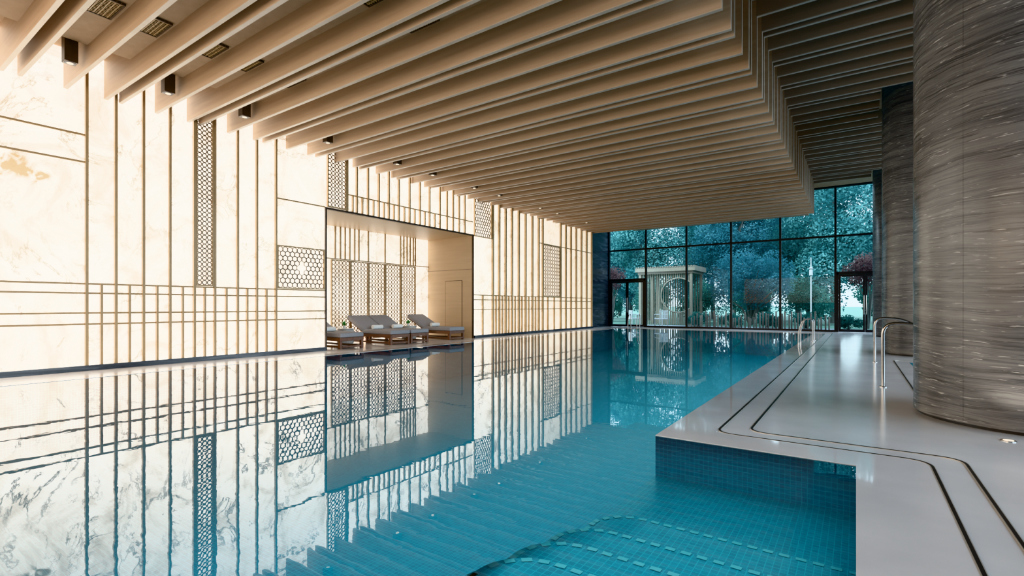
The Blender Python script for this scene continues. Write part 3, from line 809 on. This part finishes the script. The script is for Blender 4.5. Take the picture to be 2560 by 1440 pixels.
# street lamp
o = empty('street_lamp', (-2.0, 31.2, -.03), 'white garden lamp post among the trees', 'lamp')
MB().tube([(0,0,0),(0,0,3.4)], [.042,.03], 12).build('pole', M['white'], o, True)
MB().lathe([(.042,2.75),(.09,2.8),(.075,3.1),(.03,3.15)], seg=16).build('lantern', M['white'], o, True)
MB().lathe([(.12,3.15),(.03,3.25),(.02,3.75)], seg=16).build('cap', M['white'], o, True)
MB().lathe([(.09,0),(.09,.25),(.042,.3)], seg=16).build('base', M['white'], o, True)

# ------------------------------------------------------------------ light
w = bpy.data.worlds.new('World'); SC.world = w; w.use_nodes = True
nt = w.node_tree; nt.nodes.clear()
out = nt.nodes.new('ShaderNodeOutputWorld'); bg = nt.nodes.new('ShaderNodeBackground')
tc = nt.nodes.new('ShaderNodeTexCoord'); sx = nt.nodes.new('ShaderNodeSeparateXYZ'); nt.links.new(tc.outputs['Generated'], sx.inputs[0])
rp = ramp(nt, [(0,(.25,.36,.42)),(.5,(.70,.86,.94)),(.62,(.66,.84,.96)),(1,(.50,.68,.92))])
mrn = nt.nodes.new('ShaderNodeMapRange'); mrn.inputs['From Min'].default_value = -1; nt.links.new(sx.outputs['Z'], mrn.inputs['Value'])
nt.links.new(mrn.outputs[0], rp.inputs[0]); nt.links.new(rp.outputs[0], bg.inputs[0]); bg.inputs[1].default_value = 3.4
nt.links.new(bg.outputs[0], out.inputs[0])
sn = bpy.data.lights.new('sun', 'SUN'); sn.energy = 3.4; sn.angle = .3; sn.color = (.82,1,1)
so = bpy.data.objects.new('sun', sn); COL.objects.link(so); so.rotation_euler = Vector((.45,.55,-.75)).to_track_quat('-Z','Y').to_euler()
def area(name, loc, d, sx_, sy_, e, col, up='Y'):
    ar = bpy.data.lights.new(name, 'AREA'); ar.shape = 'RECTANGLE'; ar.size = sx_; ar.size_y = sy_; ar.energy = e; ar.color = col
    ao = bpy.data.objects.new(name, ar); COL.objects.link(ao); ao.location = loc; ao.rotation_euler = Vector(d).to_track_quat('-Z',up).to_euler()
    return ao
area('warm_fill', (-5.2,-3.4,2.6), (0,1,.25), 8, 2.5, 190, (1,.79,.60))  # unseen fill added behind the camera to light the fin faces
# added fill strip behind the loungers, brightens the niche walls and ceiling
area('niche_fill', (-12.78, 10.3, .03), (0.25,0,1), .08, 5.4, 110, (1,.80,.56))
# added fill sheets just under the surface that brighten the tiles
area('pool_fill', (-3.2, 10.5, -.05), (0,0,-1), 3.4, 24.8, 118, (.85,1,1))
area('pool_fill', (-7.3, 10.5, -.05), (0,0,-1), 4.4, 24.8, 66, (.85,1,1))
area('pool_fill', (-.7, 1.1, -.03), (0,0,-1), 1.2, 5.8, 8.5, (.85,1,1))
spt = bpy.data.lights.new('column_uplight', 'SPOT'); spt.energy = 10; spt.color = (1,.87,.74); spt.spot_size = 1.6; spt.spot_blend = .8
spo = bpy.data.objects.new('column_uplight', spt); COL.objects.link(spo); spo.location = (1.0,5.55,.06); spo.rotation_euler = Vector((.15,.45,1)).to_track_quat('-Z','Y').to_euler()

# ------------------------------------------------------------------ camera
cam = bpy.data.cameras.new('camera'); co = bpy.data.objects.new('camera', cam); COL.objects.link(co)
co.location = (0,0,1.1); co.rotation_euler = (PI/2, 0, math.radians(34.81))
cam.sensor_width = 36; cam.clip_start = .05
cam.lens = 1237/2560*36; cam.shift_y = 45/2560
SC.camera = co
try: SC.view_settings.view_transform = 'Khronos PBR Neutral'
except Exception: SC.view_settings.view_transform = 'AgX'
SC.view_settings.exposure = 1.0
